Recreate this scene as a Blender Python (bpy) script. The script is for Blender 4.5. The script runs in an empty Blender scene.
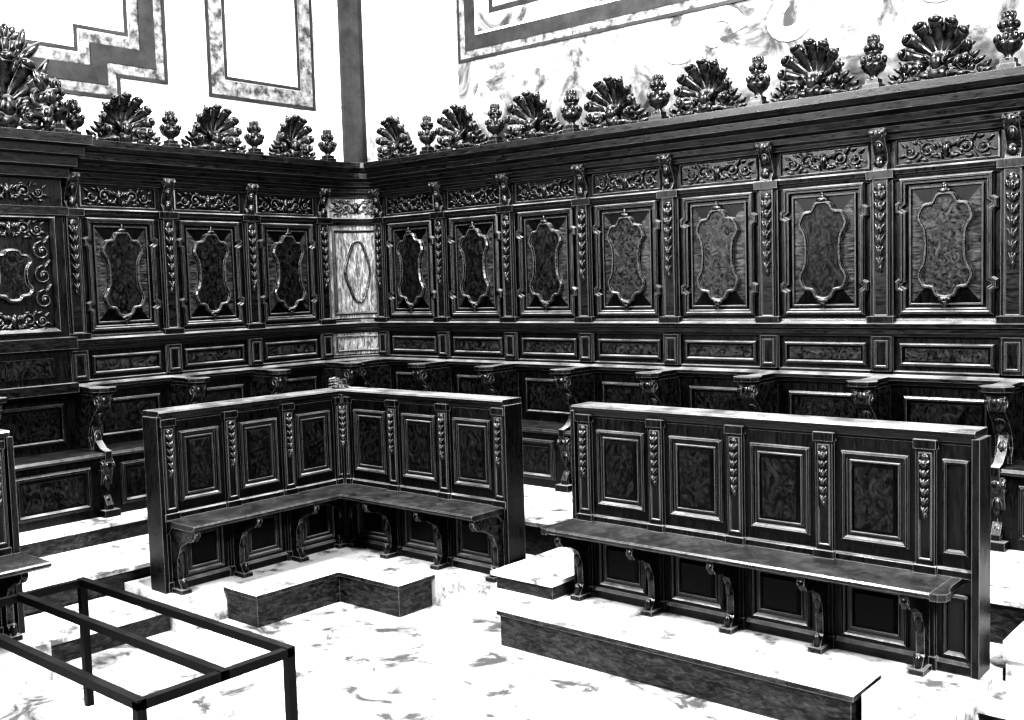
import bpy, math, random
from mathutils import Matrix, Vector
random.seed(4)
pi=math.pi
# ------------------------------------------------------------------ materials
def new_mat(name):
    m=bpy.data.materials.new(name); m.use_nodes=True
    nt=m.node_tree; b=nt.nodes['Principled BSDF']
    return m,nt,b
def N(nt,t,**k):
    n=nt.nodes.new(t)
    for a,v in k.items(): setattr(n,a,v)
    return n
def wood(name,lo,hi,scale=(6,6,1.2),rough=(.28,.5),dust_light=.0,dust_light_col=.45,edge_light=.0,bump=.25,coat=.0,burl=False,spec=.45):
    m,nt,b=new_mat(name); L=nt.links
    tc=N(nt,'ShaderNodeTexCoord'); mp=N(nt,'ShaderNodeMapping'); mp.inputs['Scale'].default_value=scale
    L.new(tc.outputs['Object'],mp.inputs[0])
    n1=N(nt,'ShaderNodeTexNoise'); n1.inputs['Scale'].default_value=7 if not burl else 9
    n1.inputs['Detail'].default_value=9; n1.inputs['Roughness'].default_value=.7; n1.inputs['Distortion'].default_value=.8 if not burl else 2.5
    L.new(mp.outputs[0],n1.inputs['Vector'])
    cr=N(nt,'ShaderNodeValToRGB'); cr.color_ramp.elements[0].position=.42; cr.color_ramp.elements[1].position=.7
    cr.color_ramp.elements[0].color=(lo,lo,lo,1); cr.color_ramp.elements[1].color=(hi,hi,hi,1)
    L.new(n1.outputs['Fac'],cr.inputs[0])
    col=cr.outputs[0]
    if edge_light>0:  # lighter edges put the highlights caught by mouldings into the base colour
        bv=N(nt,'ShaderNodeBevel'); bv.samples=3; bv.inputs['Radius'].default_value=.008
        g0=N(nt,'ShaderNodeNewGeometry'); dt=N(nt,'ShaderNodeVectorMath',operation='DOT_PRODUCT')
        L.new(bv.outputs[0],dt.inputs[0]); L.new(g0.outputs['Normal'],dt.inputs[1])
        mr=N(nt,'ShaderNodeMapRange'); mr.inputs[1].default_value=.975; mr.inputs[2].default_value=.80; mr.inputs[3].default_value=0; mr.inputs[4].default_value=edge_light
        L.new(dt.outputs['Value'],mr.inputs[0])
        mx=N(nt,'ShaderNodeMixRGB'); L.new(mr.outputs[0],mx.inputs[0]); L.new(col,mx.inputs[1]); mx.inputs[2].default_value=(.4,.4,.4,1)
        col=mx.outputs[0]
    if dust_light>0:  # settled dust tint; also paints in the bright lit tops of ledges
        g=N(nt,'ShaderNodeNewGeometry'); sx=N(nt,'ShaderNodeSeparateXYZ'); L.new(g.outputs['Normal'],sx.inputs[0])
        m2=N(nt,'ShaderNodeMapRange'); m2.inputs[1].default_value=.45; m2.inputs[2].default_value=.97; m2.inputs[3].default_value=0; m2.inputs[4].default_value=dust_light
        L.new(sx.outputs['Z'],m2.inputs[0])
        nn=N(nt,'ShaderNodeTexNoise'); nn.inputs['Scale'].default_value=5; nn.inputs['Detail'].default_value=5; L.new(tc.outputs['Object'],nn.inputs['Vector'])
        m3=N(nt,'ShaderNodeMapRange'); m3.inputs[1].default_value=.35; m3.inputs[2].default_value=.65; m3.inputs[3].default_value=.3; L.new(nn.outputs['Fac'],m3.inputs[0])
        mm=N(nt,'ShaderNodeMath',operation='MULTIPLY'); L.new(m2.outputs[0],mm.inputs[0]); L.new(m3.outputs[0],mm.inputs[1])
        mx=N(nt,'ShaderNodeMixRGB'); L.new(mm.outputs[0],mx.inputs[0]); L.new(col,mx.inputs[1]); mx.inputs[2].default_value=(dust_light_col,)*3+(1,)
        col=mx.outputs[0]
    L.new(col,b.inputs['Base Color'])
    rr=N(nt,'ShaderNodeMapRange'); rr.inputs[1].default_value=.3; rr.inputs[2].default_value=.7; rr.inputs[3].default_value=rough[0]; rr.inputs[4].default_value=rough[1]
    L.new(n1.outputs['Fac'],rr.inputs[0]); L.new(rr.outputs[0],b.inputs['Roughness'])
    b.inputs['Specular IOR Level'].default_value=spec
    b.inputs['Coat Weight'].default_value=coat; b.inputs['Coat Roughness'].default_value=.15
    bp=N(nt,'ShaderNodeBump'); bp.inputs['Strength'].default_value=bump; bp.inputs['Distance'].default_value=.004
    L.new(n1.outputs['Fac'],bp.inputs['Height']); L.new(bp.outputs[0],b.inputs['Normal'])
    return m
def stone(name,lo,hi,sc=1.2,p0=.35,p1=.62,rough=.7,bump=.15,dist=0):
    m,nt,b=new_mat(name); L=nt.links
    tc=N(nt,'ShaderNodeTexCoord'); n1=N(nt,'ShaderNodeTexNoise'); n1.inputs['Scale'].default_value=sc
    n1.inputs['Detail'].default_value=10; n1.inputs['Roughness'].default_value=.68; n1.inputs['Distortion'].default_value=dist; L.new(tc.outputs['Object'],n1.inputs['Vector'])
    cr=N(nt,'ShaderNodeValToRGB'); cr.color_ramp.elements[0].position=p0; cr.color_ramp.elements[1].position=p1
    cr.color_ramp.elements[0].color=(lo,lo,lo,1); cr.color_ramp.elements[1].color=(hi,hi,hi,1)
    L.new(n1.outputs['Fac'],cr.inputs[0]); L.new(cr.outputs[0],b.inputs['Base Color']); b.inputs['Roughness'].default_value=rough
    bp=N(nt,'ShaderNodeBump'); bp.inputs['Strength'].default_value=bump; bp.inputs['Distance'].default_value=.01
    L.new(n1.outputs['Fac'],bp.inputs['Height']); L.new(bp.outputs[0],b.inputs['Normal'])
    return m
W =wood('varnished_walnut',.0006,.012,dust_light=.6,edge_light=.42,rough=(.22,.45))
WH=wood('walnut_crossgrain',.001,.02,scale=(1.5,1.5,9),dust_light=.5,edge_light=.38,rough=(.22,.45))
WP=wood('walnut_field',.0004,.006,scale=(7,7,1.5),rough=(.25,.45),spec=.2)
WQ=wood('walnut_field_cross',.003,.08,scale=(1.5,1.5,8),rough=(.25,.45),spec=.35)
WB=wood('burl_veneer',.001,.06,scale=(1.5,1.5,1.5),rough=(.22,.45),burl=True,spec=.35)
WC=wood('carved_walnut',.001,.035,dust_light=.5,edge_light=.5,bump=.4,scale=(3,3,3),rough=(.2,.38))
WS=wood('seat_wood',.003,.03,dust_light=.10,dust_light_col=.3,edge_light=.4,scale=(2,2,2),rough=(.25,.5))
WL=wood('highlight_walnut',.06,.32,dust_light=.75,dust_light_col=.6,edge_light=.3,rough=(.16,.3),spec=.7,bump=.12)  # corner panel's bright highlight put into a paler base colour
WF=wood('footboard_wood',.002,.06,scale=(2,2,6),rough=(.4,.6),edge_light=.4)
WD=wood('dark_burl_veneer',.0006,.03,scale=(1.7,1.7,1.2),rough=(.25,.5),burl=True,spec=.25)
MATS=[W,WH,WP,WQ,WB,WC,WS,WL,WF,WD]
iW,iWH,iWP,iWQ,iWB,iWC,iWS,iWL,iWF,iWD=range(10)
PL=stone('plaster',.2,.6,4,.38,.48); FL=stone('pale_stone_floor',.045,.44,3.2,.38,.55,dist=.8); ST=stone('pale_stone_step',.1,.5,5,.37,.5)
FR=stone('fresco_ground',.02,.32,2.4,.40,.60,dist=.6); DK=stone('painted_dark_border',.002,.02,6); GR=stone('painted_grey_border',.02,.22,9,.4,.62); WT=stone('painted_white',.3,.6,3,.38,.5)
MT=wood('dark_painted_bars',.001,.004,rough=(.4,.5),dust_light=.05,dust_light_col=.3,spec=.25)
# ------------------------------------------------------------------ builder
class B:
    def __init__(s): s.v=[];s.f=[];s.m=[];s.sm=[]
    def add(s,vs,fs,mat=0,smooth=False):
        o=len(s.v); s.v+=[tuple(p) for p in vs]
        for f in fs: s.f.append([o+i for i in f]); s.m.append(mat); s.sm.append(smooth)
    def box(s,M,s0,s1,n0,n1,z0,z1,mat=0):
        vs=[M(a,b,c) for a in(s0,s1) for b in(n0,n1) for c in(z0,z1)]
        s.add(vs,[(0,1,3,2),(4,6,7,5),(0,4,5,1),(2,3,7,6),(0,2,6,4),(1,5,7,3)],mat)
    def prism_nz(s,M,poly,s0,s1,mat=0):
        k=len(poly); vs=[M(s0,n,z) for n,z in poly]+[M(s1,n,z) for n,z in poly]
        s.add(vs,[tuple(range(k)),tuple(range(2*k-1,k-1,-1))]+[(i,(i+1)%k,k+(i+1)%k,k+i) for i in range(k)],mat)
    def prism_sz(s,M,poly,n0,n1,mat=0):
        k=len(poly); vs=[M(a,n0,z) for a,z in poly]+[M(a,n1,z) for a,z in poly]
        s.add(vs,[tuple(range(k)),tuple(range(2*k-1,k-1,-1))]+[(i,(i+1)%k,k+(i+1)%k,k+i) for i in range(k)],mat)
    def frame(s,M,poly,prof,mat=0):
        k=len(poly); A=sum(poly[i][0]*poly[(i+1)%k][1]-poly[(i+1)%k][0]*poly[i][1] for i in range(k)); sg=1 if A>0 else -1
        off=[]
        for i in range(k):
            p0,p1,p2=poly[i-1],poly[i],poly[(i+1)%k]
            def nr(a,b):
                dx,dz=b[0]-a[0],b[1]-a[1]; l=math.hypot(dx,dz) or 1; return(-dz/l*sg,dx/l*sg)
            a=nr(p0,p1);b=nr(p1,p2); mx,mz=a[0]+b[0],a[1]+b[1]; l=mx*mx+mz*mz
            if l<.3:l=.3
            off.append((2*mx/l,2*mz/l))
        q=len(prof); vs=[]
        for i in range(k):
            for d,n in prof: vs.append(M(poly[i][0]+off[i][0]*d,n,poly[i][1]+off[i][1]*d))
        s.add(vs,[(i*q+j,i*q+j+1,((i+1)%k)*q+j+1,((i+1)%k)*q+j) for i in range(k) for j in range(q-1)],mat)
    def sweep(s,path,prof,mat=0):
        k=len(path); q=len(prof); vs=[]
        for i in range(k):
            ns=[]
            for a,b in((i-1,i),(i,i+1)):
                if a>=0 and b<k:
                    dx,dy=path[b][0]-path[a][0],path[b][1]-path[a][1]; l=math.hypot(dx,dy); ns.append((dy/l,-dx/l))
            if len(ns)==1:o=ns[0]
            else:
                mx,my=ns[0][0]+ns[1][0],ns[0][1]+ns[1][1]; l=mx*mx+my*my; o=(2*mx/l,2*my/l)
            for n,z in prof: vs.append((path[i][0]+o[0]*n,path[i][1]+o[1]*n,z))
        fs=[(i*q+j,i*q+(j+1)%q,(i+1)*q+(j+1)%q,(i+1)*q+j) for i in range(k-1) for j in range(q)]
        fs+=[tuple(range(q)),tuple(range((k-1)*q+q-1,(k-1)*q-1,-1))]
        s.add(vs,fs,mat)
    def tube(s,M,pts,r0,r1=None,mat=iWC,sides=6,flat=1):
        r1=r0 if r1 is None else r1; k=len(pts); vs=[]
        for i,p in enumerate(pts):
            a=Vector(pts[max(i-1,0)]);b=Vector(pts[min(i+1,k-1)]); t=(b-a).normalized()
            up=Vector((0,1,0)) if abs(t.y)<.9 else Vector((1,0,0))
            x=t.cross(up).normalized(); y=x.cross(t).normalized(); r=r0+(r1-r0)*i/(k-1)
            for j in range(sides):
                an=2*pi*j/sides; w=Vector(p)+x*math.cos(an)*r+y*math.sin(an)*r*flat; vs.append(M(*w))
        fs=[(i*sides+j,i*sides+(j+1)%sides,(i+1)*sides+(j+1)%sides,(i+1)*sides+j) for i in range(k-1) for j in range(sides)]
        fs+=[tuple(range(sides)),tuple(range(k*sides-1,(k-1)*sides-1,-1))]
        s.add(vs,fs,mat,True)
    def blob(s,M,c,r,ang=0,mat=iWC,taper=0,nu=8,nv=5):
        vs=[];ca,sa=math.cos(ang),math.sin(ang)
        for i in range(nv+1):
            ph=-pi/2+pi*i/nv
            for j in range(nu):
                th=2*pi*j/nu; zz=math.sin(ph); k=1-taper*zz
                x=r[0]*math.cos(ph)*math.cos(th)*k; y=r[1]*math.cos(ph)*math.sin(th)*k; z=r[2]*zz
                vs.append(M(c[0]+x*ca+z*sa,c[1]+y,c[2]-x*sa+z*ca))
        s.add(vs,[(i*nu+j,i*nu+(j+1)%nu,(i+1)*nu+(j+1)%nu,(i+1)*nu+j) for i in range(nv) for j in range(nu)],mat,True)
    def lathe(s,M,c,prof,mat=iWC,nu=12,rip=0):
        vs=[]
        for r,z in prof:
            for j in range(nu):
                rr=r*(1+rip*(1 if j%2 else -1)); a=2*pi*j/nu; vs.append(M(c[0]+rr*math.cos(a),c[1]+rr*math.sin(a),c[2]+z))
        k=len(prof)
        s.add(vs,[(i*nu+j,i*nu+(j+1)%nu,(i+1)*nu+(j+1)%nu,(i+1)*nu+j) for i in range(k-1) for j in range(nu)]+[tuple(range(nu)),tuple(range(k*nu-1,(k-1)*nu-1,-1))],mat,True)
    def obj(s,name,parent=None,mats=MATS):
        me=bpy.data.meshes.new(name); me.from_pydata(s.v,[],s.f)
        for m in mats: me.materials.append(m)
        me.polygons.foreach_set('material_index',s.m); me.polygons.foreach_set('use_smooth',s.sm)
        import bmesh
        bm=bmesh.new(); bm.from_mesh(me); bmesh.ops.recalc_face_normals(bm,faces=bm.faces); bm.to_mesh(me); bm.free()
        o=bpy.data.objects.new(name,me); bpy.context.collection.objects.link(o)
        if parent: o.parent=parent
        return o
def empty(name):
    o=bpy.data.objects.new(name,None); bpy.context.collection.objects.link(o); return o
def rect(s0,s1,z0,z1): return[(s0,z0),(s1,z0),(s1,z1),(s0,z1)]
def spiral(cx,cz,r0,r1,a0,turns,n,k=14,d=1):
    return[(cx+(r0+(r1-r0)*i/k)*math.cos(a0+d*2*pi*turns*i/k),n,cz+(r0+(r1-r0)*i/k)*math.sin(a0+d*2*pi*turns*i/k)) for i in range(k+1)]
def catmull(P,sub=4):
    out=[];k=len(P)
    for i in range(k):
        a,b,c,d=P[i-1],P[i],P[(i+1)%k],P[(i+2)%k]
        for t in range(sub):
            t/=sub
            out.append(tuple(.5*(2*b[j]+(c[j]-a[j])*t+(2*a[j]-5*b[j]+4*c[j]-d[j])*t*t+(3*b[j]-a[j]-3*c[j]+d[j])*t**3) for j in(0,1)))
    return out
# carved motifs --------------------------------------------------------
def husks(b,M,c,n,zt,zb,w,k=5):
    h=(zt-zb)/k
    b.blob(M,(c,n,zt),(w*.45,.012,w*.45))
    for i in range(k):
        q=1-.1*i; z=zt-h*(i+.55)
        for sg in(-1,1): b.blob(M,(c+sg*w*.30*q,n+.004,z),(w*.20*q,.016,h*.42),sg*.45,taper=.4)
        b.blob(M,(c,n+.012,z-h*.1),(w*.2*q,.02,h*.45),0)
    b.blob(M,(c,n,zb-h*.2),(w*.16,.012,h*.4))
def scrollwork(b,M,c,n,z,hw,hh,r=.011):
    b.blob(M,(c,n+.01,z),(hh*.35,.025,hh*.75))
    for a in(-.8,.8): b.blob(M,(c+a*hh*.5,n+.008,z+hh*.35),(hh*.16,.018,hh*.4),a)
    for sg in(-1,1):
        R=hh*.72
        x1=c+sg*hw*.40
        stem=[(c+sg*hw*(.04+.30*t),n,z-hh*.75*math.sin(pi*t)*.9) for t in[i/6 for i in range(7)]]
        b.tube(M,stem,r*.8,r)
        b.tube(M,spiral(x1,z+hh*.05,R,R*.2,pi if sg>0 else 0,1.4,n,16,-sg),r,r*.6)
        b.blob(M,(x1,n+.008,z+hh*.05),(hh*.2,.018,hh*.2))
        x2=c+sg*hw*.76
        b.tube(M,spiral(x2,z-hh*.05,R*.85,R*.18,pi if sg>0 else 0,1.3,n,14,sg),r*.9,r*.5)
        b.blob(M,(x2,n+.008,z-hh*.05),(hh*.16,.015,hh*.16))
        for fx,fz,a,l in((.2,.45,.9,.4),(.27,-.5,2.0,.35),(.56,.75,.5,.4),(.58,-.7,2.4,.4),(.9,.6,.9,.36),(.95,-.35,1.9,.36),(.47,-.8,1.4,.3),(.12,-.6,.6,.3),(.36,.85,1.3,.3),(.70,.8,1.2,.3),(.82,-.85,1.5,.3)):
            b.blob(M,(c+sg*hw*fx,n+.004,z+hh*fz),(hh*.13,.014,hh*l),sg*a,taper=.5)
def crest(b,M,c,n,z,w=.62,h=.43,tier=False):
    zc=z+h*.33; k=w/.62
    K=9
    for i in range(K):
        a=-1.7+3.4*i/(K-1); L=h*(.60-.16*(abs(a)/1.7)**2)
        pts=[]
        for j in range(7):
            t=j/6; rr=.06*h+L*t
            pts.append((c+math.sin(a)*rr*k,n+.02+.09*t**2.2,zc+math.cos(a)*rr))
        b.tube(M,pts,h*.03,h*.13*(1-.1*abs(a)),sides=8,flat=.42)
        e=pts[-1]; b.blob(M,(e[0],e[1]+.012,e[2]),(h*.12*(1-.12*abs(a)),.04,h*.06),a)
        b.blob(M,(c+math.sin(a)*(L+.11*h)*k,n+.10,zc+math.cos(a)*(L+.11*h)),(h*.045,.025,h*.06),a,taper=.6)
    for i in range(K-1):
        a=-1.7+3.4*(i+.5)/(K-1); rr=h*.57*(1-.2*(abs(a)/1.7)**2)
        b.blob(M,(c+math.sin(a)*rr*k,n+.06,zc+math.cos(a)*rr),(h*.035,.02,h*.09),a)
    b.prism_sz(M,[(c+math.sin(a)*h*.50*k,zc+math.cos(a)*h*.50) for a in[-1.7+3.4*i/12 for i in range(13)]]+[(c+.08,z+.02),(c-.08,z+.02)],n-.02,n+.03,iWC)
    b.blob(M,(c,n+.08,zc-.01),(h*.12,.05,h*.17)); b.blob(M,(c,n+.06,z+h*.12),(h*.18,.05,h*.14))
    for sg in(-1,1):
        b.blob(M,(c+sg*h*.13,n+.07,zc+h*.02),(h*.05,.03,h*.14),sg*.7)
        b.tube(M,spiral(c+sg*w*.27,z+h*.2,h*.16,h*.03,-pi/2,1.35,n+.04,16,sg),h*.055,h*.03)
        b.blob(M,(c+sg*w*.27,n+.05,z+h*.2),(h*.07,.04,h*.07))
        b.tube(M,[(c+sg*w*(.08+.36*t),n+.02,z+h*(.07+.08*math.sin(t*pi*1.5))) for t in[i/8 for i in range(9)]],h*.06,h*.03)
        b.tube(M,spiral(c+sg*w*.44,z+h*.11,h*.09,h*.02,-pi/2,1.2,n+.02,12,sg),h*.035,h*.02)
        for fx,fz,a,l in((.38,.34,.9,.13),(.43,.25,1.1,.13),(.14,.1,1.5,.15),(.3,.06,1.6,.17),(.5,.06,1.2,.12),(.36,.16,.4,.1),(.2,.3,.6,.12),(.52,.17,.8,.09)):
            b.blob(M,(c+sg*w*fx,n+.04,z+h*fz),(h*.05,.035,h*l),sg*a,taper=.4)
def finial(b,M,c,n,z,h=.37):
    q0=h/.37
    b.box(M,c-.06,c+.06,n-.06,n+.06,z,z+.035*q0); b.box(M,c-.045,c+.045,n-.045,n+.045,z+.03*q0,z+.07*q0)
    p=[(.05,.06),(.022,.085),(.03,.10),(.06,.12),(.078,.155),(.07,.185),(.035,.2),(.024,.22),(.055,.24),(.035,.265),(.022,.285),(.042,.305),(.02,.34),(.004,.375)]
    b.lathe(M,(c,n,z),[(r*1.05,q*q0) for r,q in p],rip=.08)
    for j in range(8):
        a=2*pi*j/8
        b.blob(M,(c+.078*math.cos(a),n+.078*math.sin(a),z+.195*q0),(.022,.022,.03))
        b.blob(M,(c+.055*math.cos(a+.4),n+.055*math.sin(a+.4),z+.275*q0),(.018,.018,.028))
        b.blob(M,(c+.035*math.cos(a),n+.035*math.sin(a),z+.33*q0),(.014,.014,.03))
def console(b,M,c,w,zt,zb,n0,n1,mat=iWC):
    H=zt-zb
    P=[(0,zt),(n1,zt),(n1+.01,zt-.10*H),(n1-.02,zt-.24*H),(n0+(n1-n0)*.45,zt-.42*H),(n0+(n1-n0)*.12,zt-.60*H),(n0,zt-.78*H),(n0+.03,zt-.9*H),(n0+.035,zb),(0,zb)]
    b.prism_nz(M,P,c-w/2,c+w/2,mat)
    for sg in(-1,1):
        Ms=lambda s,n,z,sg=sg:M(c+sg*w/2+n,s,z)
        b.tube(Ms,spiral(n1-.16*H*.5,zt-.14*H,.12*H,.02*H,0,1.3,0,12,1),.012,.008)
    b.blob(M,(c,n1-.01,zt-.13*H),(w*.42,.03,.12*H)); b.blob(M,(c,n0+.04,zt-.8*H),(w*.40,.03,.14*H),taper=.3)
    b.blob(M,(c,n0+(n1-n0)*.5,zt-.42*H),(w*.3,.03,.16*H))
def knee(b,M,c,w,zt,zb,n1):
    H=zt-zb
    P=[(0,zt),(n1,zt),(n1+.005,zt-.09*H),(n1-.03,zt-.17*H),(n1-.10,zt-.20*H),(n1-.19,zt-.30*H),(n1-.235,zt-.50*H),(n1-.24,zt-.80*H),(n1-.20,zt-.93*H),(n1-.19,zb),(0,zb),(0,zb+.3*H),(.03,zb+.35*H),(.03,zt-.2*H),(0,zt-.15*H)]
    b.prism_nz(M,P,c-w/2,c+w/2,iWC)
    b.blob(M,(c,n1-.02,zt-.09*H),(w*.62,.035,.085*H)); b.blob(M,(c,n1-.215,zt-.42*H),(w*.5,.02,.14*H)); b.blob(M,(c,n1-.20,zt-.86*H),(w*.55,.025,.09*H))
CART=[(0,.37),(.05,.355),(.08,.30),(.135,.285),(.165,.20),(.13,.12),(.12,0)]
def cart(c,z,sx=1,sz=1):
    r=[(x,y) for x,y in CART]; low=[(x,-y) for x,y in CART[::-1][1:]]
    right=r+low; left=[(-x,y) for x,y in right[::-1][1:-1]]
    return[(c+x*sx,z+y*sz) for x,y in catmull(right+left,3)]
def eared(c,hw,z0,z1,e=.03,q=.16):
    return[(c-hw,z0),(c+hw,z0),(c+hw,z0+q),(c+hw+e,z0+q+.02),(c+hw+e,z0+q+.07),(c+hw,z0+q+.09),(c+hw,z1-q-.09),(c+hw+e,z1-q-.07),(c+hw+e,z1-q-.02),(c+hw,z1-q),
           (c+hw,z1),(c-hw,z1),(c-hw,z1-q),(c-hw-e,z1-q-.02),(c-hw-e,z1-q-.07),(c-hw,z1-q-.09),(c-hw,z0+q+.09),(c-hw-e,z0+q+.07),(c-hw-e,z0+q+.02),(c-hw,z0+q)]
BAY=.91; ZU=.5
def panel_bay(b,M,c,n=0,var=0):
    z0,z1,hw=2.07,3.04,.315
    b.frame(M,eared(c,hw,z0,z1),[(-.012,n),(-.012,n+.03),(0,n+.045),(.012,n+.045),(.02,n+.03),(.032,n+.03),(.04,n+.01)],iW)
    b.frame(M,rect(c-hw+.06,c+hw-.06,z0+.06,z1-.06),[(0,n+.01),(0,n+.022),(.01,n+.022),(.014,n+.012)],iW)
    a=hw-.07; i0,i1,ih=2.36,2.75,.06
    o=[(c-a,z0+.07),(c+a,z0+.07),(c+a,z1-.07),(c-a,z1-.07)]; ii=[(c-ih,i0),(c+ih,i0),(c+ih,i1),(c-ih,i1)]
    for k in range(4):
        j=(k+1)%4
        b.add([M(o[k][0],n+.005,o[k][1]),M(o[j][0],n+.005,o[j][1]),M(ii[j][0],n+.016,ii[j][1]),M(ii[k][0],n+.016,ii[k][1])],[(0,1,2,3)],iWP if k%2==0 else iWQ)
    cp=cart(c,2.555,1.12,1.0)
    b.prism_sz(M,cp,n,n+.03,iWD if var else iWB)
    b.frame(M,cp,[(-.014,n),(-.014,n+.038),(-.004,n+.052),(.006,n+.052),(.014,n+.031)],iWC)
    for sg in(-1,1):
        b.blob(M,(c,n+.045,2.555+sg*.385),(.05,.015,.02)); b.blob(M,(c,n+.045,2.555+sg*.41),(.018,.012,.035))
def pilaster(b,M,c,n=0,big=False):
    b.box(M,c-.085,c+.085,-.02,n+.03,1.62,3.12,iW)
    b.box(M,c-.055,c+.055,0,n+.05,2.04,3.08,iWH)
    b.frame(M,rect(c-.055,c+.055,2.05,3.06),[(-.004,n+.05),(0,n+.06),(.008,n+.06),(.012,n+.05)],iW)
    husks(b,M,c,n+.06,2.99,2.42,.085,7)
    b.box(M,c-.10,c+.10,0,n+.075,3.06,3.12,iW); b.box(M,c-.10,c+.10,0,n+.075,2.0,2.05,iW)
    b.box(M,c-.07,c+.07,0,n+.05,1.64,1.90,iW); b.frame(M,rect(c-.05,c+.05,1.67,1.87),[(0,n+.05),(0,n+.06),(.01,n+.06),(.015,n+.05)],iW)
    console(b,M,c,.10,3.42,3.12,n+.03,n+.12)
def stall_lower(b,M,c):
    b.frame(M,rect(c-.33,c+.33,1.68,1.85),[(0,0),(0,.02),(.01,.03),(.02,.03),(.03,.008)],iW)
    b.box(M,c-.29,c+.29,0,.012,1.72,1.81,iWB)
    b.frame(M,rect(c-.30,c+.30,1.12,1.46),[(0,0),(0,.02),(.015,.03),(.025,.03),(.035,.005)],iW)
    b.box(M,c-.25,c+.25,0,.012,1.17,1.41,iWD)
    b.prism_nz(M,[(0,1.0),(.40,1.0),(.43,1.012),(.435,1.03),(.42,1.05),(0,1.05)],c-BAY/2,c+BAY/2,iWS)
    b.box(M,c-BAY/2,c+BAY/2,.30,.37,ZU+.003,1.0,iW)
    b.frame(M,rect(c-.32,c+.32,.58,.94),[(0,.37),(0,.39),(.015,.40),(.03,.40),(.045,.375)],iW)
    b.box(M,c-.25,c+.25,.37,.38,.65,.87,iWD)
def divider(b,M,c):
    P=[(0,ZU+.003),(.42,ZU+.003),(.42,.60),(.37,.68),(.36,.80),(.41,.92),(.44,1.0),(.44,1.06),(.36,1.08),(.29,1.14),(.25,1.25),(.29,1.38),(.38,1.47),(.44,1.52),(.44,1.56),(0,1.56)]
    b.prism_nz(M,P,c-.03,c+.03,iW)
    b.box(M,c-.06,c+.06,.0,.45,1.535,1.565,iW)
    top=[(c-.06,0),(c+.06,0),(c+.06,.30),(c+.10,.36),(c+.11,.43),(c+.07,.49),(c,.51),(c-.07,.49),(c-.11,.43),(c-.10,.36),(c-.06,.30)]
    k=len(top); vs=[M(s,n,1.565) for s,n in top]+[M(s,n,1.600) for s,n in top]
    b.add(vs,[tuple(range(k)),tuple(range(2*k-1,k-1,-1))]+[(i,(i+1)%k,k+(i+1)%k,k+i) for i in range(k)],iWH)
    console(b,M,c,.11,1.55,1.06,.22,.43)
    console(b,M,c,.10,.99,ZU+.003,.34,.42)
    b.box(M,c-.07,c+.07,.34,.46,ZU+.003,ZU+.06,iW)
north=lambda s,n,z:(s,-n,z)
west=lambda s,n,z:(n,-s,z)
AX,AY=.303,.594
NP=[AX+BAY*k for k in range(10)]; WPs=[AY+BAY*j for j in range(6)]
arc=[(AX-AX*math.cos(t),-AY+AY*math.sin(t)) for t in[pi/2*i/10 for i in range(11)]]
XE=NP[-1]+.1; SW=WPs[-1]+.1
path=[(0,-SW)]+arc+[(XE,0)]
root=empty('choir_stalls')
b=B()
b.sweep(path,[(-.08,ZU+.003),(0,ZU+.003),(0,3.6),(-.08,3.6)],iW)
b.sweep(path,[(0,3.34),(.045,3.34),(.05,3.37),(.08,3.39),(.085,3.43),(.13,3.45),(.14,3.50),(.20,3.53),(.205,3.585),(.235,3.60),(.26,3.635),(.262,3.69),(-.08,3.69),(-.08,3.34)],iWH)
b.sweep(path,[(0,3.045),(.03,3.045),(.035,3.075),(.055,3.085),(.06,3.115),(.02,3.13),(0,3.13)],iW)
b.sweep(path,[(0,1.90),(.03,1.90),(.045,1.925),(.045,1.95),(.075,1.965),(.08,1.995),(.04,2.01),(.035,2.03),(0,2.03)],iWH)
b.sweep(path,[(0,1.54),(.03,1.54),(.04,1.56),(.07,1.575),(.07,1.60),(.03,1.62),(.03,1.64),(0,1.645)],iWH)
b.obj('carcass_and_mouldings',root)
for M,PS,nm in((north,NP,'north'),(west,WPs,'west')):
    b=B()
    for i,c in enumerate(PS):
        pilaster(b,M,c); divider(b,M,c)
    b.obj('pilasters_and_armrests_'+nm,root)
    b=B()
    for i in range(len(PS)-1):
        c=PS[i]+BAY/2
        if nm=='west' and i>=3: 
            stall_lower(b,M,c); continue
        panel_bay(b,M,c,0,1 if (nm=='north' and i in(0,1,2,5)) or nm=='west' else 0); stall_lower(b,M,c)
    b.obj('panels_and_seats_'+nm,root)
    b=B()
    for i in range(len(PS)-1):
        c=PS[i]+BAY/2
        b.frame(M,rect(c-.36,c+.36,3.14,3.335),[(0,0),(0,.015),(.01,.02),(.015,.006)],iW)
        scrollwork(b,M,c,.012,3.237,.33,.08)
    b.obj('frieze_carving_'+nm,root)
    b=B()
    for i in range(len(PS)-1):
        if nm=='west' and i>=3: continue
        crest(b,M,PS[i]+BAY/2,.13,3.69,.62 if i else .5,.41)
    for i,c in enumerate(PS):
        if nm=='west' and i>3: continue
        if nm=='north' and i==0: continue
        finial(b,M,c,.17,3.69,.40 if nm=='north' else .34)
    b.obj('cresting_'+nm,root)
def arcM(s,n,z):
    t=pi/2*(.5+s/.62); x,y=AX-AX*math.cos(t),-AY+AY*math.sin(t)
    nx,ny=math.cos(t)/AX,-math.sin(t)/AY; l=math.hypot(nx,ny); return(x+n*nx/l,y+n*ny/l,z)
b=B()
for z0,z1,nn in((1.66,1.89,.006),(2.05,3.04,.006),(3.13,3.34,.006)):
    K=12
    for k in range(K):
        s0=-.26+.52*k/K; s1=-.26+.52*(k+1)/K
        b.add([arcM(s0,nn,z0),arcM(s1,nn,z0),arcM(s1,nn,z1),arcM(s0,nn,z1)],[(0,1,2,3)],iWL,True)
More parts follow.
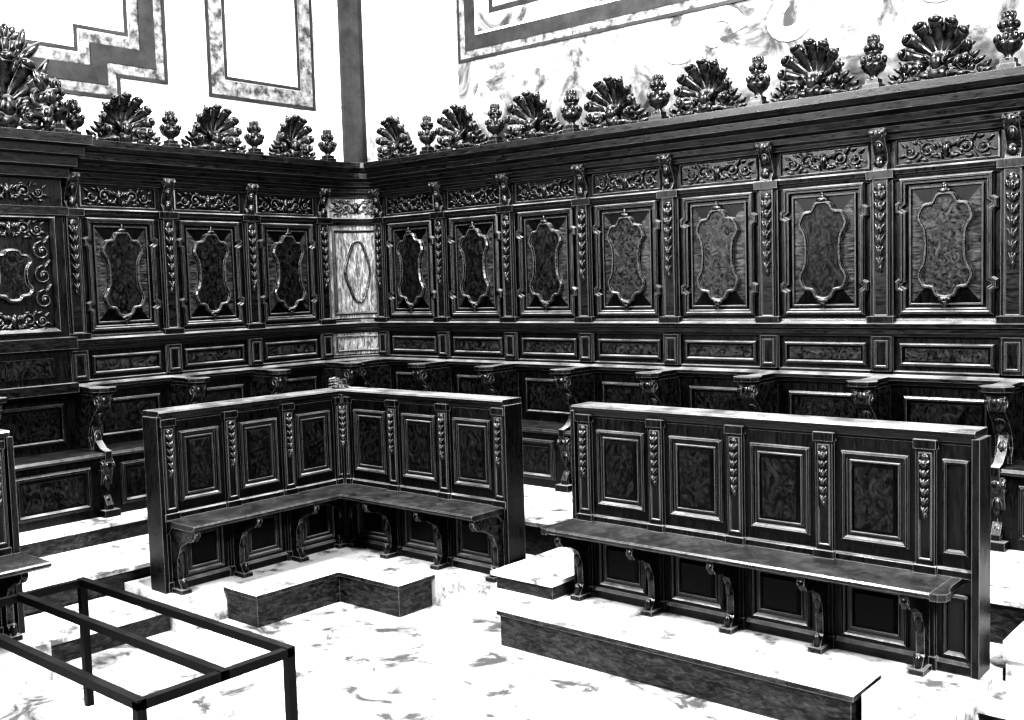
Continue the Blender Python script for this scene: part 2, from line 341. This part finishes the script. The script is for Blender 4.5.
def dens(P,m=6):
    o=[]
    for i in range(len(P)):
        a,c=P[i],P[(i+1)%len(P)]
        for t in range(m): o.append((a[0]+(c[0]-a[0])*t/m,a[1]+(c[1]-a[1])*t/m))
    return o
b.frame(arcM,dens(rect(-.22,.22,2.09,3.0)),[(0,0),(0,.02),(.012,.03),(.02,.02),(.03,.008)],iWH)
b.frame(arcM,[(.11*math.cos(a)*(1+.12*math.cos(4*a)),2.55+.33*math.sin(a)) for a in[2*pi*i/32 for i in range(32)]],[(-.01,0),(-.01,.02),(0,.035),(.012,.03),(.018,.008)],iWC)
b.frame(arcM,dens(rect(-.22,.22,1.69,1.86)),[(0,0),(0,.02),(.012,.025),(.02,.008)],iWC)
scrollwork(b,arcM,0,.012,3.237,.22,.08)
b.obj('curved_corner_panel',root)
s0,s1=WPs[3]+.12,WPs[5]+.1; pn=.13
b=B(); M=west
b.box(M,s0,s1,0,pn,1.62,3.36,iW)
for z0,z1,dn in((3.36,3.45,.07),(3.45,3.54,.14),(3.54,3.62,.20),(3.62,3.70,.27),(3.05,3.12,.05),(1.93,2.03,.06),(1.56,1.64,.05)):
    b.box(M,s0-dn*.6,s1,0,pn+dn,z0,z1,iWH)
c=s0+.46
for k in range(2):
    cc=c+k*.92
    b.frame(M,rect(cc-.38,cc+.38,2.07,3.04),[(0,pn),(0,pn+.03),(.015,pn+.045),(.03,pn+.03),(.045,pn+.01)],iW)
    cp=cart(cc,2.55,.9,.55); b.prism_sz(M,cp,pn,pn+.04,iWD); b.frame(M,cp,[(-.015,pn),(-.015,pn+.05),(0,pn+.06),(.015,pn+.04)],iWC)
    scrollwork(b,M,cc,pn+.01,2.93,.30,.08); scrollwork(b,M,cc,pn+.01,2.18,.30,.08)
    for sg in(-1,1):
        for zz in(2.35,2.55,2.75): b.tube(M,spiral(cc+sg*.26,zz,.08,.015,pi/2,1.4,pn+.01,14,sg),.011,.006); b.blob(M,(cc+sg*.26,pn+.015,zz),(.02,.02,.02)); b.blob(M,(cc+sg*.30,pn+.01,zz+.09),(.018,.015,.05),sg*.6)
    scrollwork(b,M,cc,pn+.012,3.235,.34,.08); b.box(M,cc-.3,cc+.3,pn,pn+.02,1.70,1.86,iWD)
b.obj('ornate_end_bay',root)
b=B(); cb=s0+.50
crest(b,M,cb,.28,3.70,.66,.56)
b.tube(M,spiral(cb-.26,3.95,.11,.03,-pi/2,1.4,.36,16,-1),.035,.02); b.tube(M,spiral(cb+.26,3.95,.11,.03,-pi/2,1.4,.36,16,1),.035,.02)
for sg in(-1,1):
    for fx,fz,a,l in((.28,.48,.5,.12),(.19,.62,.8,.12),(.32,.30,1.0,.1),(.31,.12,.3,.1),(.24,.40,-.4,.1),(.12,.70,.3,.1)):
        b.blob(M,(cb+sg*fx,.38,3.70+fz),(.04,.04,l),sg*a,taper=.4)
for a in range(-3,4): b.blob(M,(cb+math.sin(a*.33)*.19,.36,4.22+math.cos(a*.33)*.14),(.05,.04,.09),a*.33)
for a in range(-2,3): b.blob(M,(cb+math.sin(a*.5)*.09,.38,4.38+math.cos(a*.5)*.07),(.035,.03,.06),a*.5)
crest(b,M,s0+1.38,.28,3.70,.66,.56)
finial(b,M,s0+.06,.26,3.70,.46)
b.obj('large_crest',root)
# ------------------------------------------------------------------ lower benches
YB,XW=-2.084,2.017; ZB=.237; ZT=1.542; TH=.13
def bench_part(b,M,pil,e0,e1,narrow=None):
    for i,c in enumerate(pil):
        b.box(M,c-.05,c+.05,0,.03,ZB,1.47,iW); b.box(M,c-.06,c+.06,0,.045,ZB,ZB+.07,iW)
        b.box(M,c-.06,c+.06,0,.045,.75,.80,iW); b.box(M,c-.06,c+.06,0,.045,1.43,1.48,iW)
        b.frame(M,rect(c-.035,c+.035,.83,1.41),[(0,.03),(0,.037),(.006,.037),(.01,.031)],iW)
        husks(b,M,c,.038,1.38,1.08,.055,6)
        knee(b,M,c,.045,.715,ZB,.34)
        b.box(M,c-.04,c+.04,0,.17,ZB,ZB+.03,iWC)
    for i in range(len(pil)-1):
        a,e=pil[i]+.05,pil[i+1]-.05; c=(a+e)/2; hw=(e-a)/2-.045
        for z0,z1 in((.87,1.38),(.32,.66)):
            b.frame(M,rect(c-hw,c+hw,z0,z1),[(0,0),(0,.018),(.012,.026),(.022,.02),(.03,.004),(.045,.004),(.05,.012),(.056,.012),(.06,.004)],iW)
            b.frame(M,rect(c-hw+.06,c+hw-.06,z0+.06,z1-.06),[(0,.004),(.02,.02),(.5*hw,.02)],iWP)
            b.box(M,c-hw+.08,c+hw-.08,0,.022,z0+.08,z1-.08,iWD if z0>.5 else iWP)
def bench_sweeps(b,path):
    b.sweep(path,[(-TH,ZB),(0,ZB),(0,1.5),(-TH,1.5)],iW)
    b.sweep(path,[(-TH-.03,1.505),(-TH-.03,1.542),(.045,1.542),(.055,1.53),(.045,1.512),(.03,1.505),(.02,1.475),(0,1.46),(-TH,1.46)],iWH)
    b.sweep(path,[(0,ZB),(.03,ZB),(.03,ZB+.05),(.015,ZB+.065),(0,ZB+.065)],iW)
    b.sweep(path,[(0,.755),(.025,.755),(.02,.79),(.008,.80),(0,.80)],iW)
def seat(b,path,n1=.38):
    b.sweep(path,[(0,.715),(n1-.03,.715),(n1-.02,.722),(n1,.73),(n1,.748),(n1-.012,.757),(0,.757)],iWS)
    b.sweep(path,[(0,.66),(.05,.66),(.09,.70),(.10,.715),(0,.715)],iW)
MR=lambda s,n,z:(s,YB-n,z); MLW=lambda s,n,z:(XW+n,-s,z)
b=B(); p=[(4.45,YB),(7.05,YB)]; bench_sweeps(b,p)
seat(b,[(4.47,YB),(6.93,YB)])
bench_part(b,MR,[4.53,5.095,5.66,6.225,6.79],4.43,7.11)
for z0,z1 in((.87,1.38),(.32,.66)): b.frame(MR,rect(6.875,7.01,z0,z1),[(0,0),(0,.018),(.012,.026),(.022,.02),(.03,.004)],iW)
b.box(MR,7.03,7.07,-TH-.02,.04,ZB,1.5,iW); b.box(MR,4.43,4.46,-TH-.02,.04,ZB,1.5,iW)
for cx in(6.93,4.47):
    sg=1 if cx>5 else -1
    top=[(cx,.38),(cx+sg*.04,.38),(cx+sg*.075,.35),(cx+sg*.08,.30),(cx+sg*.06,.26),(cx+sg*.05,.18),(cx+sg*.05,0),(cx,0)]
    k=len(top); vs=[MR(s,n,.718) for s,n in top]+[MR(s,n,.757) for s,n in top]
    b.add(vs,[tuple(range(k)),tuple(range(2*k-1,k-1,-1))]+[(i,(i+1)%k,k+(i+1)%k,k+i) for i in range(k)],iWS)
b.obj('choir_bench')
b=B(); p=[(XW,-3.80),(XW,YB),(3.83,YB)]; bench_sweeps(b,p)
seat(b,[(XW,-3.77),(XW,YB),(3.80,YB)],.38)
bench_part(b,MR,[2.07,2.64,3.20,3.765],2.0,3.87); bench_part(b,MLW,[2.14,2.67,3.20,3.72],2.08,3.77)
b.box(MR,XW,XW+.06,0,.06,ZB,1.50,iW)
b.box(MR,3.81,3.84,-TH-.02,.04,ZB,1.5,iW); b.box(MLW,3.775,3.81,-TH-.02,.04,ZB,1.5,iW)
crest(b,lambda s,n,z:(XW-.03+s*.7,YB+.05-n,z),0,0,1.535,.2,.10)
b.obj('corner_choir_bench')
b=B(); p=[(XW,-7.2),(XW,-4.83)]; bench_sweeps(b,p); seat(b,[(XW,-7.2),(XW,-4.80)],.45)
bench_part(b,MLW,[4.92,5.5,6.08,6.66],0,0); b.box(MLW,4.81,4.85,-TH-.02,.05,ZB,1.5,iW)
b.obj('choir_bench.001')
# ------------------------------------------------------------------ footboards & stone
I=lambda x,y,z:(x,y,z)
def slab(name,x0,x1,y0,y1,z0,z1,m):
    b=B(); b.box(I,x0,x1,y0,y1,z0,z1,0); return b.obj(name,mats=[m])
FT=stone('pale_footboard_top',.1,.5,5,.37,.5)  # top face paler than the wood sides
def footboard(name,poly,z=.235):
    b=B(); k=len(poly)
    vs=[(x,y,0) for x,y in poly]+[(x,y,z-.03) for x,y in poly]
    b.add(vs,[tuple(range(k)),tuple(range(2*k-1,k-1,-1))]+[(i,(i+1)%k,k+(i+1)%k,k+i) for i in range(k)],0)
    def off(d):
        o=[]
        A=sum(poly[i][0]*poly[(i+1)%k][1]-poly[(i+1)%k][0]*poly[i][1] for i in range(k)); sg=1 if A>0 else -1
        for i in range(k):
            q=[]
            for a,c2 in((poly[i-1],poly[i]),(poly[i],poly[(i+1)%k])):
                dx,dy=c2[0]-a[0],c2[1]-a[1]; l=math.hypot(dx,dy); q.append((dy/l*sg,-dx/l*sg))
            mx,my=q[0][0]+q[1][0],q[0][1]+q[1][1]; l=mx*mx+my*my; o.append((poly[i][0]+2*mx/l*d,poly[i][1]+2*my/l*d))
        return o
    P=off(.018)
    vs=[(x,y,z-.03) for x,y in P]+[(x,y,z) for x,y in P]
    b.add(vs,[tuple(range(k))]+[(i,(i+1)%k,k+(i+1)%k,k+i) for i in range(k)],0); b.add([(x,y,z) for x,y in P],[tuple(range(k))],1)
    return b.obj(name,mats=[WF,FT])
footboard('footboard',[(4.25,-2.696),(6.62,-2.696),(6.62,-2.362),(4.25,-2.362)])
footboard('footboard.001',[(2.27,-3.444),(2.627,-3.444),(2.627,-2.696),(3.28,-2.696),(3.28,-2.362),(2.27,-2.362)])
b=B()
b.box(I,.65,9.5,-1.5,-.65,0,.47,1);b.box(I,1.52,9.5,-1.52,-.67,.47,.5,0)
b.box(I,.65,1.5,-7.3,-1.5,0,.31,1); b.box(I,.65,1.52,-7.3,-1.5,.31,.34,0)
b.box(I,0.0,9.5,-.65,-.0,0,.47,1); b.box(I,0,.65,-7.3,-.65,0,.47,1)
b.box(I,0.05,9.5,-.67,-.0,.47,.502,0); b.box(I,0,.67,-7.3,-.67,.47,.502,0)
b.box(I,1.52,2.25,-3.83,-1.5,0,.235,0); b.box(I,2.25,7.12,-2.342,-1.5,0,.235,0)
b.box(I,6.66,7.12,-2.66,-2.342,0,.235,0)
b.box(I,1.52,2.39,-7.3,-4.80,0,.235,0)
b.box(I,3.90,4.40,-2.33,-1.52,.236,.33,1); b.box(I,3.87,4.42,-2.36,-1.52,.33,.36,0)
b.box(I,7.12,9.2,-2.3,-1.52,0,.14,1); b.box(I,7.12,9.22,-2.32,-1.52,.14,.17,0); b.box(I,7.14,9.2,-1.9,-1.52,.17,.30,0); b.box(I,7.13,9.22,-1.92,-1.53,.30,.40,0)
b.box(I,1.52,2.15,-4.79,-3.84,0,.14,1); b.box(I,1.52,2.18,-4.79,-3.84,.14,.17,0)
b.obj('stepped_platform',mats=[ST,WF])
slab('floor',-1,14,-14,1,-.1,0,FL)
# ------------------------------------------------------------------ walls
wn=slab('wall_north',-.5,14,.12,.4,-.1,8,PL)
ww=slab('wall_west',-.5,-.12,-14,.12,-.1,8,PL)
b=B(); k=[(-.12,.12),(-.02,.12),(-.02,.06),(-.06,-.02),(-.10,-.12),(-.12,-.14)]
vs=[(x,y,0) for x,y in k]+[(x,y,8) for x,y in k]; n=6
b.add(vs,[tuple(range(n)),tuple(range(2*n-1,n-1,-1))]+[(i,(i+1)%n,n+(i+1)%n,n+i) for i in range(n)],0); b.obj('dark_corner_strip',mats=[DK])  # plain dark strip up the corner, same dark as the painted borders
MN=lambda s,n,z:(s,.12-n,z); MWst=lambda s,n,z:(-.12+n,-s,z)
b=B(); b.box(MN,1.40,12,0,.008,3.3,7.6,0)
b.frame(MN,rect(1.42,5.3,4.60,7.2),[(0,.008),(0,.02),(.03,.02),(.03,.012)],1)
b.frame(MN,rect(1.45,5.27,4.63,7.17),[(0,.012),(0,.018),(.07,.018),(.07,.012)],2)
b.frame(MN,rect(1.52,5.20,4.70,7.10),[(0,.018),(0,.022),(.14,.022),(.14,.01)],1)
b.frame(MN,rect(1.66,5.06,4.84,6.96),[(0,.01),(0,.022),(.02,.022),(.02,.01)],3)
b.frame(MN,rect(1.84,4.88,5.02,6.72),[(0,.008),(0,.014),(.05,.014),(.05,.008)],1)
b.prism_sz(MN,rect(1.92,4.8,5.1,6.6),.008,.012,3)
def ribbon(pts,w,mat=3): b.tube(MN,pts,w,w*.6,mat,8,.1)
for cx,cz,sg in((4.35,4.38,1),(4.95,4.42,-1),(3.95,4.4,-1),(5.5,4.6,1),(6.1,4.5,-1)):
    ribbon(spiral(cx,cz,.2,.05,0,.8,.01,14,sg),.07)
b.prism_sz(MN,[(5.5,4.75),(12,4.5),(12,7.5),(5.5,7.5)],.008,.011,3)
ribbon([(1.75,.01,3.8),(1.7,.01,4.0),(1.62,.01,4.2),(1.72,.01,4.35),(1.85,.01,4.2),(1.75,.01,4.05)],.05)
b.obj('fresco',wn,mats=[FR,DK,GR,WT])
b=B(); M=MWst
Lp=[(2.24,4.32),(2.24,7.5),(5.5,7.5),(5.5,4.12),(2.72,4.12),(2.72,4.32)]
b.frame(M,Lp,[(0,0),(0,.02),(.03,.02),(.03,.008)],0)
b.frame(M,Lp,[(.03,.008),(.04,.012),(.12,.012)],1)
b.frame(M,Lp,[(.12,.008),(.12,.02),(.27,.02),(.27,.006)],0)
b.frame(M,Lp,[(.27,.006),(.28,.01),(.36,.01),(.36,0)],1)
b.frame(M,Lp,[(.38,0),(.38,.012),(.41,.012),(.41,0)],0)
b.obj('painted_frame_stepped',ww,mats=[DK,GR,WT])
b=B(); R=rect(.50,1.80,4.26,7.4)
b.frame(M,R,[(0,0),(0,.015),(.03,.015),(.03,.006)],0); b.frame(M,R,[(.03,.006),(.035,.012),(.18,.012),(.18,.004)],1); b.frame(M,R,[(.19,0),(.19,.012),(.22,.012),(.22,0)],0)
b.obj('painted_frame_tall',ww,mats=[DK,GR])
# ------------------------------------------------------------------ bar frame (foreground)
b=B(); r=.02; zt=.75
x0,x1=2.96,4.88; ys=(-4.86,-5.21,-5.60)
for y in ys: b.box(I,x0-r,x1+r,y-r,y+r,zt-2*r,zt,0)
for x in(x0,x1): b.box(I,x-r,x+r,ys[2],ys[0],zt-2*r-.004,zt-.004,0)
for x in(x0,x1):
    for y in(ys[0],ys[2]): b.box(I,x-r,x+r,y-r,y+r,0,zt-.01,0)
b.obj('metal_bar_frame',mats=[MT])
# ------------------------------------------------------------------ lights
def area(name,loc,tgt,size,e):
    l=bpy.data.lights.new(name,'AREA'); l.energy=e; l.size=size; l.shape='SQUARE'
    o=bpy.data.objects.new(name,l); o.location=loc; o.rotation_euler=(Vector(tgt)-Vector(loc)).to_track_quat('-Z','Y').to_euler(); bpy.context.collection.objects.link(o)
area('window_light',(11.0,-5.5,6.0),(3,-1,1.5),1.0,1050)
area('window_light.001',(3.5,-10,6.5),(4.5,-1,1.5),1.0,450)
area('glint_light',(1.2,-7.5,5.5),(3.5,-.5,1.8),.9,250)  # unseen lamp added high on the left for extra glints
area('vault_light',(3.5,-2.6,7.6),(4.2,-3.4,0),.8,600)
w=bpy.data.worlds.new('world'); bpy.context.scene.world=w; w.use_nodes=True
w.node_tree.nodes['Background'].inputs[0].default_value=(1,1,1,1); w.node_tree.nodes['Background'].inputs[1].default_value=.04
# ------------------------------------------------------------------ camera
yaw,pt,ro=[math.radians(k) for k in(40.623,-4.173,-1.662)]
fw=Vector((-math.sin(yaw)*math.cos(pt),math.cos(yaw)*math.cos(pt),math.sin(pt)))
r_=Vector((math.cos(yaw),math.sin(yaw),0)); u_=r_.cross(fw)
r2=r_*math.cos(ro)+u_*math.sin(ro); u2=-r_*math.sin(ro)+u_*math.cos(ro)
cam=bpy.data.cameras.new('camera'); cam.sensor_fit='HORIZONTAL'; cam.sensor_width=36; cam.lens=1037.1/1024*36
co=bpy.data.objects.new('camera',cam); bpy.context.collection.objects.link(co)
Mx=Matrix((r2,u2,-fw)).transposed().to_4x4(); Mx.translation=Vector((8.690,-7.680,2.366)); co.matrix_world=Mx
sc=bpy.context.scene; sc.camera=co
sc.view_settings.view_transform='Standard'
sc.view_settings.exposure=.55
for lk in('Very High Contrast','High Contrast'):
    try: sc.view_settings.look=lk; break
    except Exception as ex: print('look',ex)
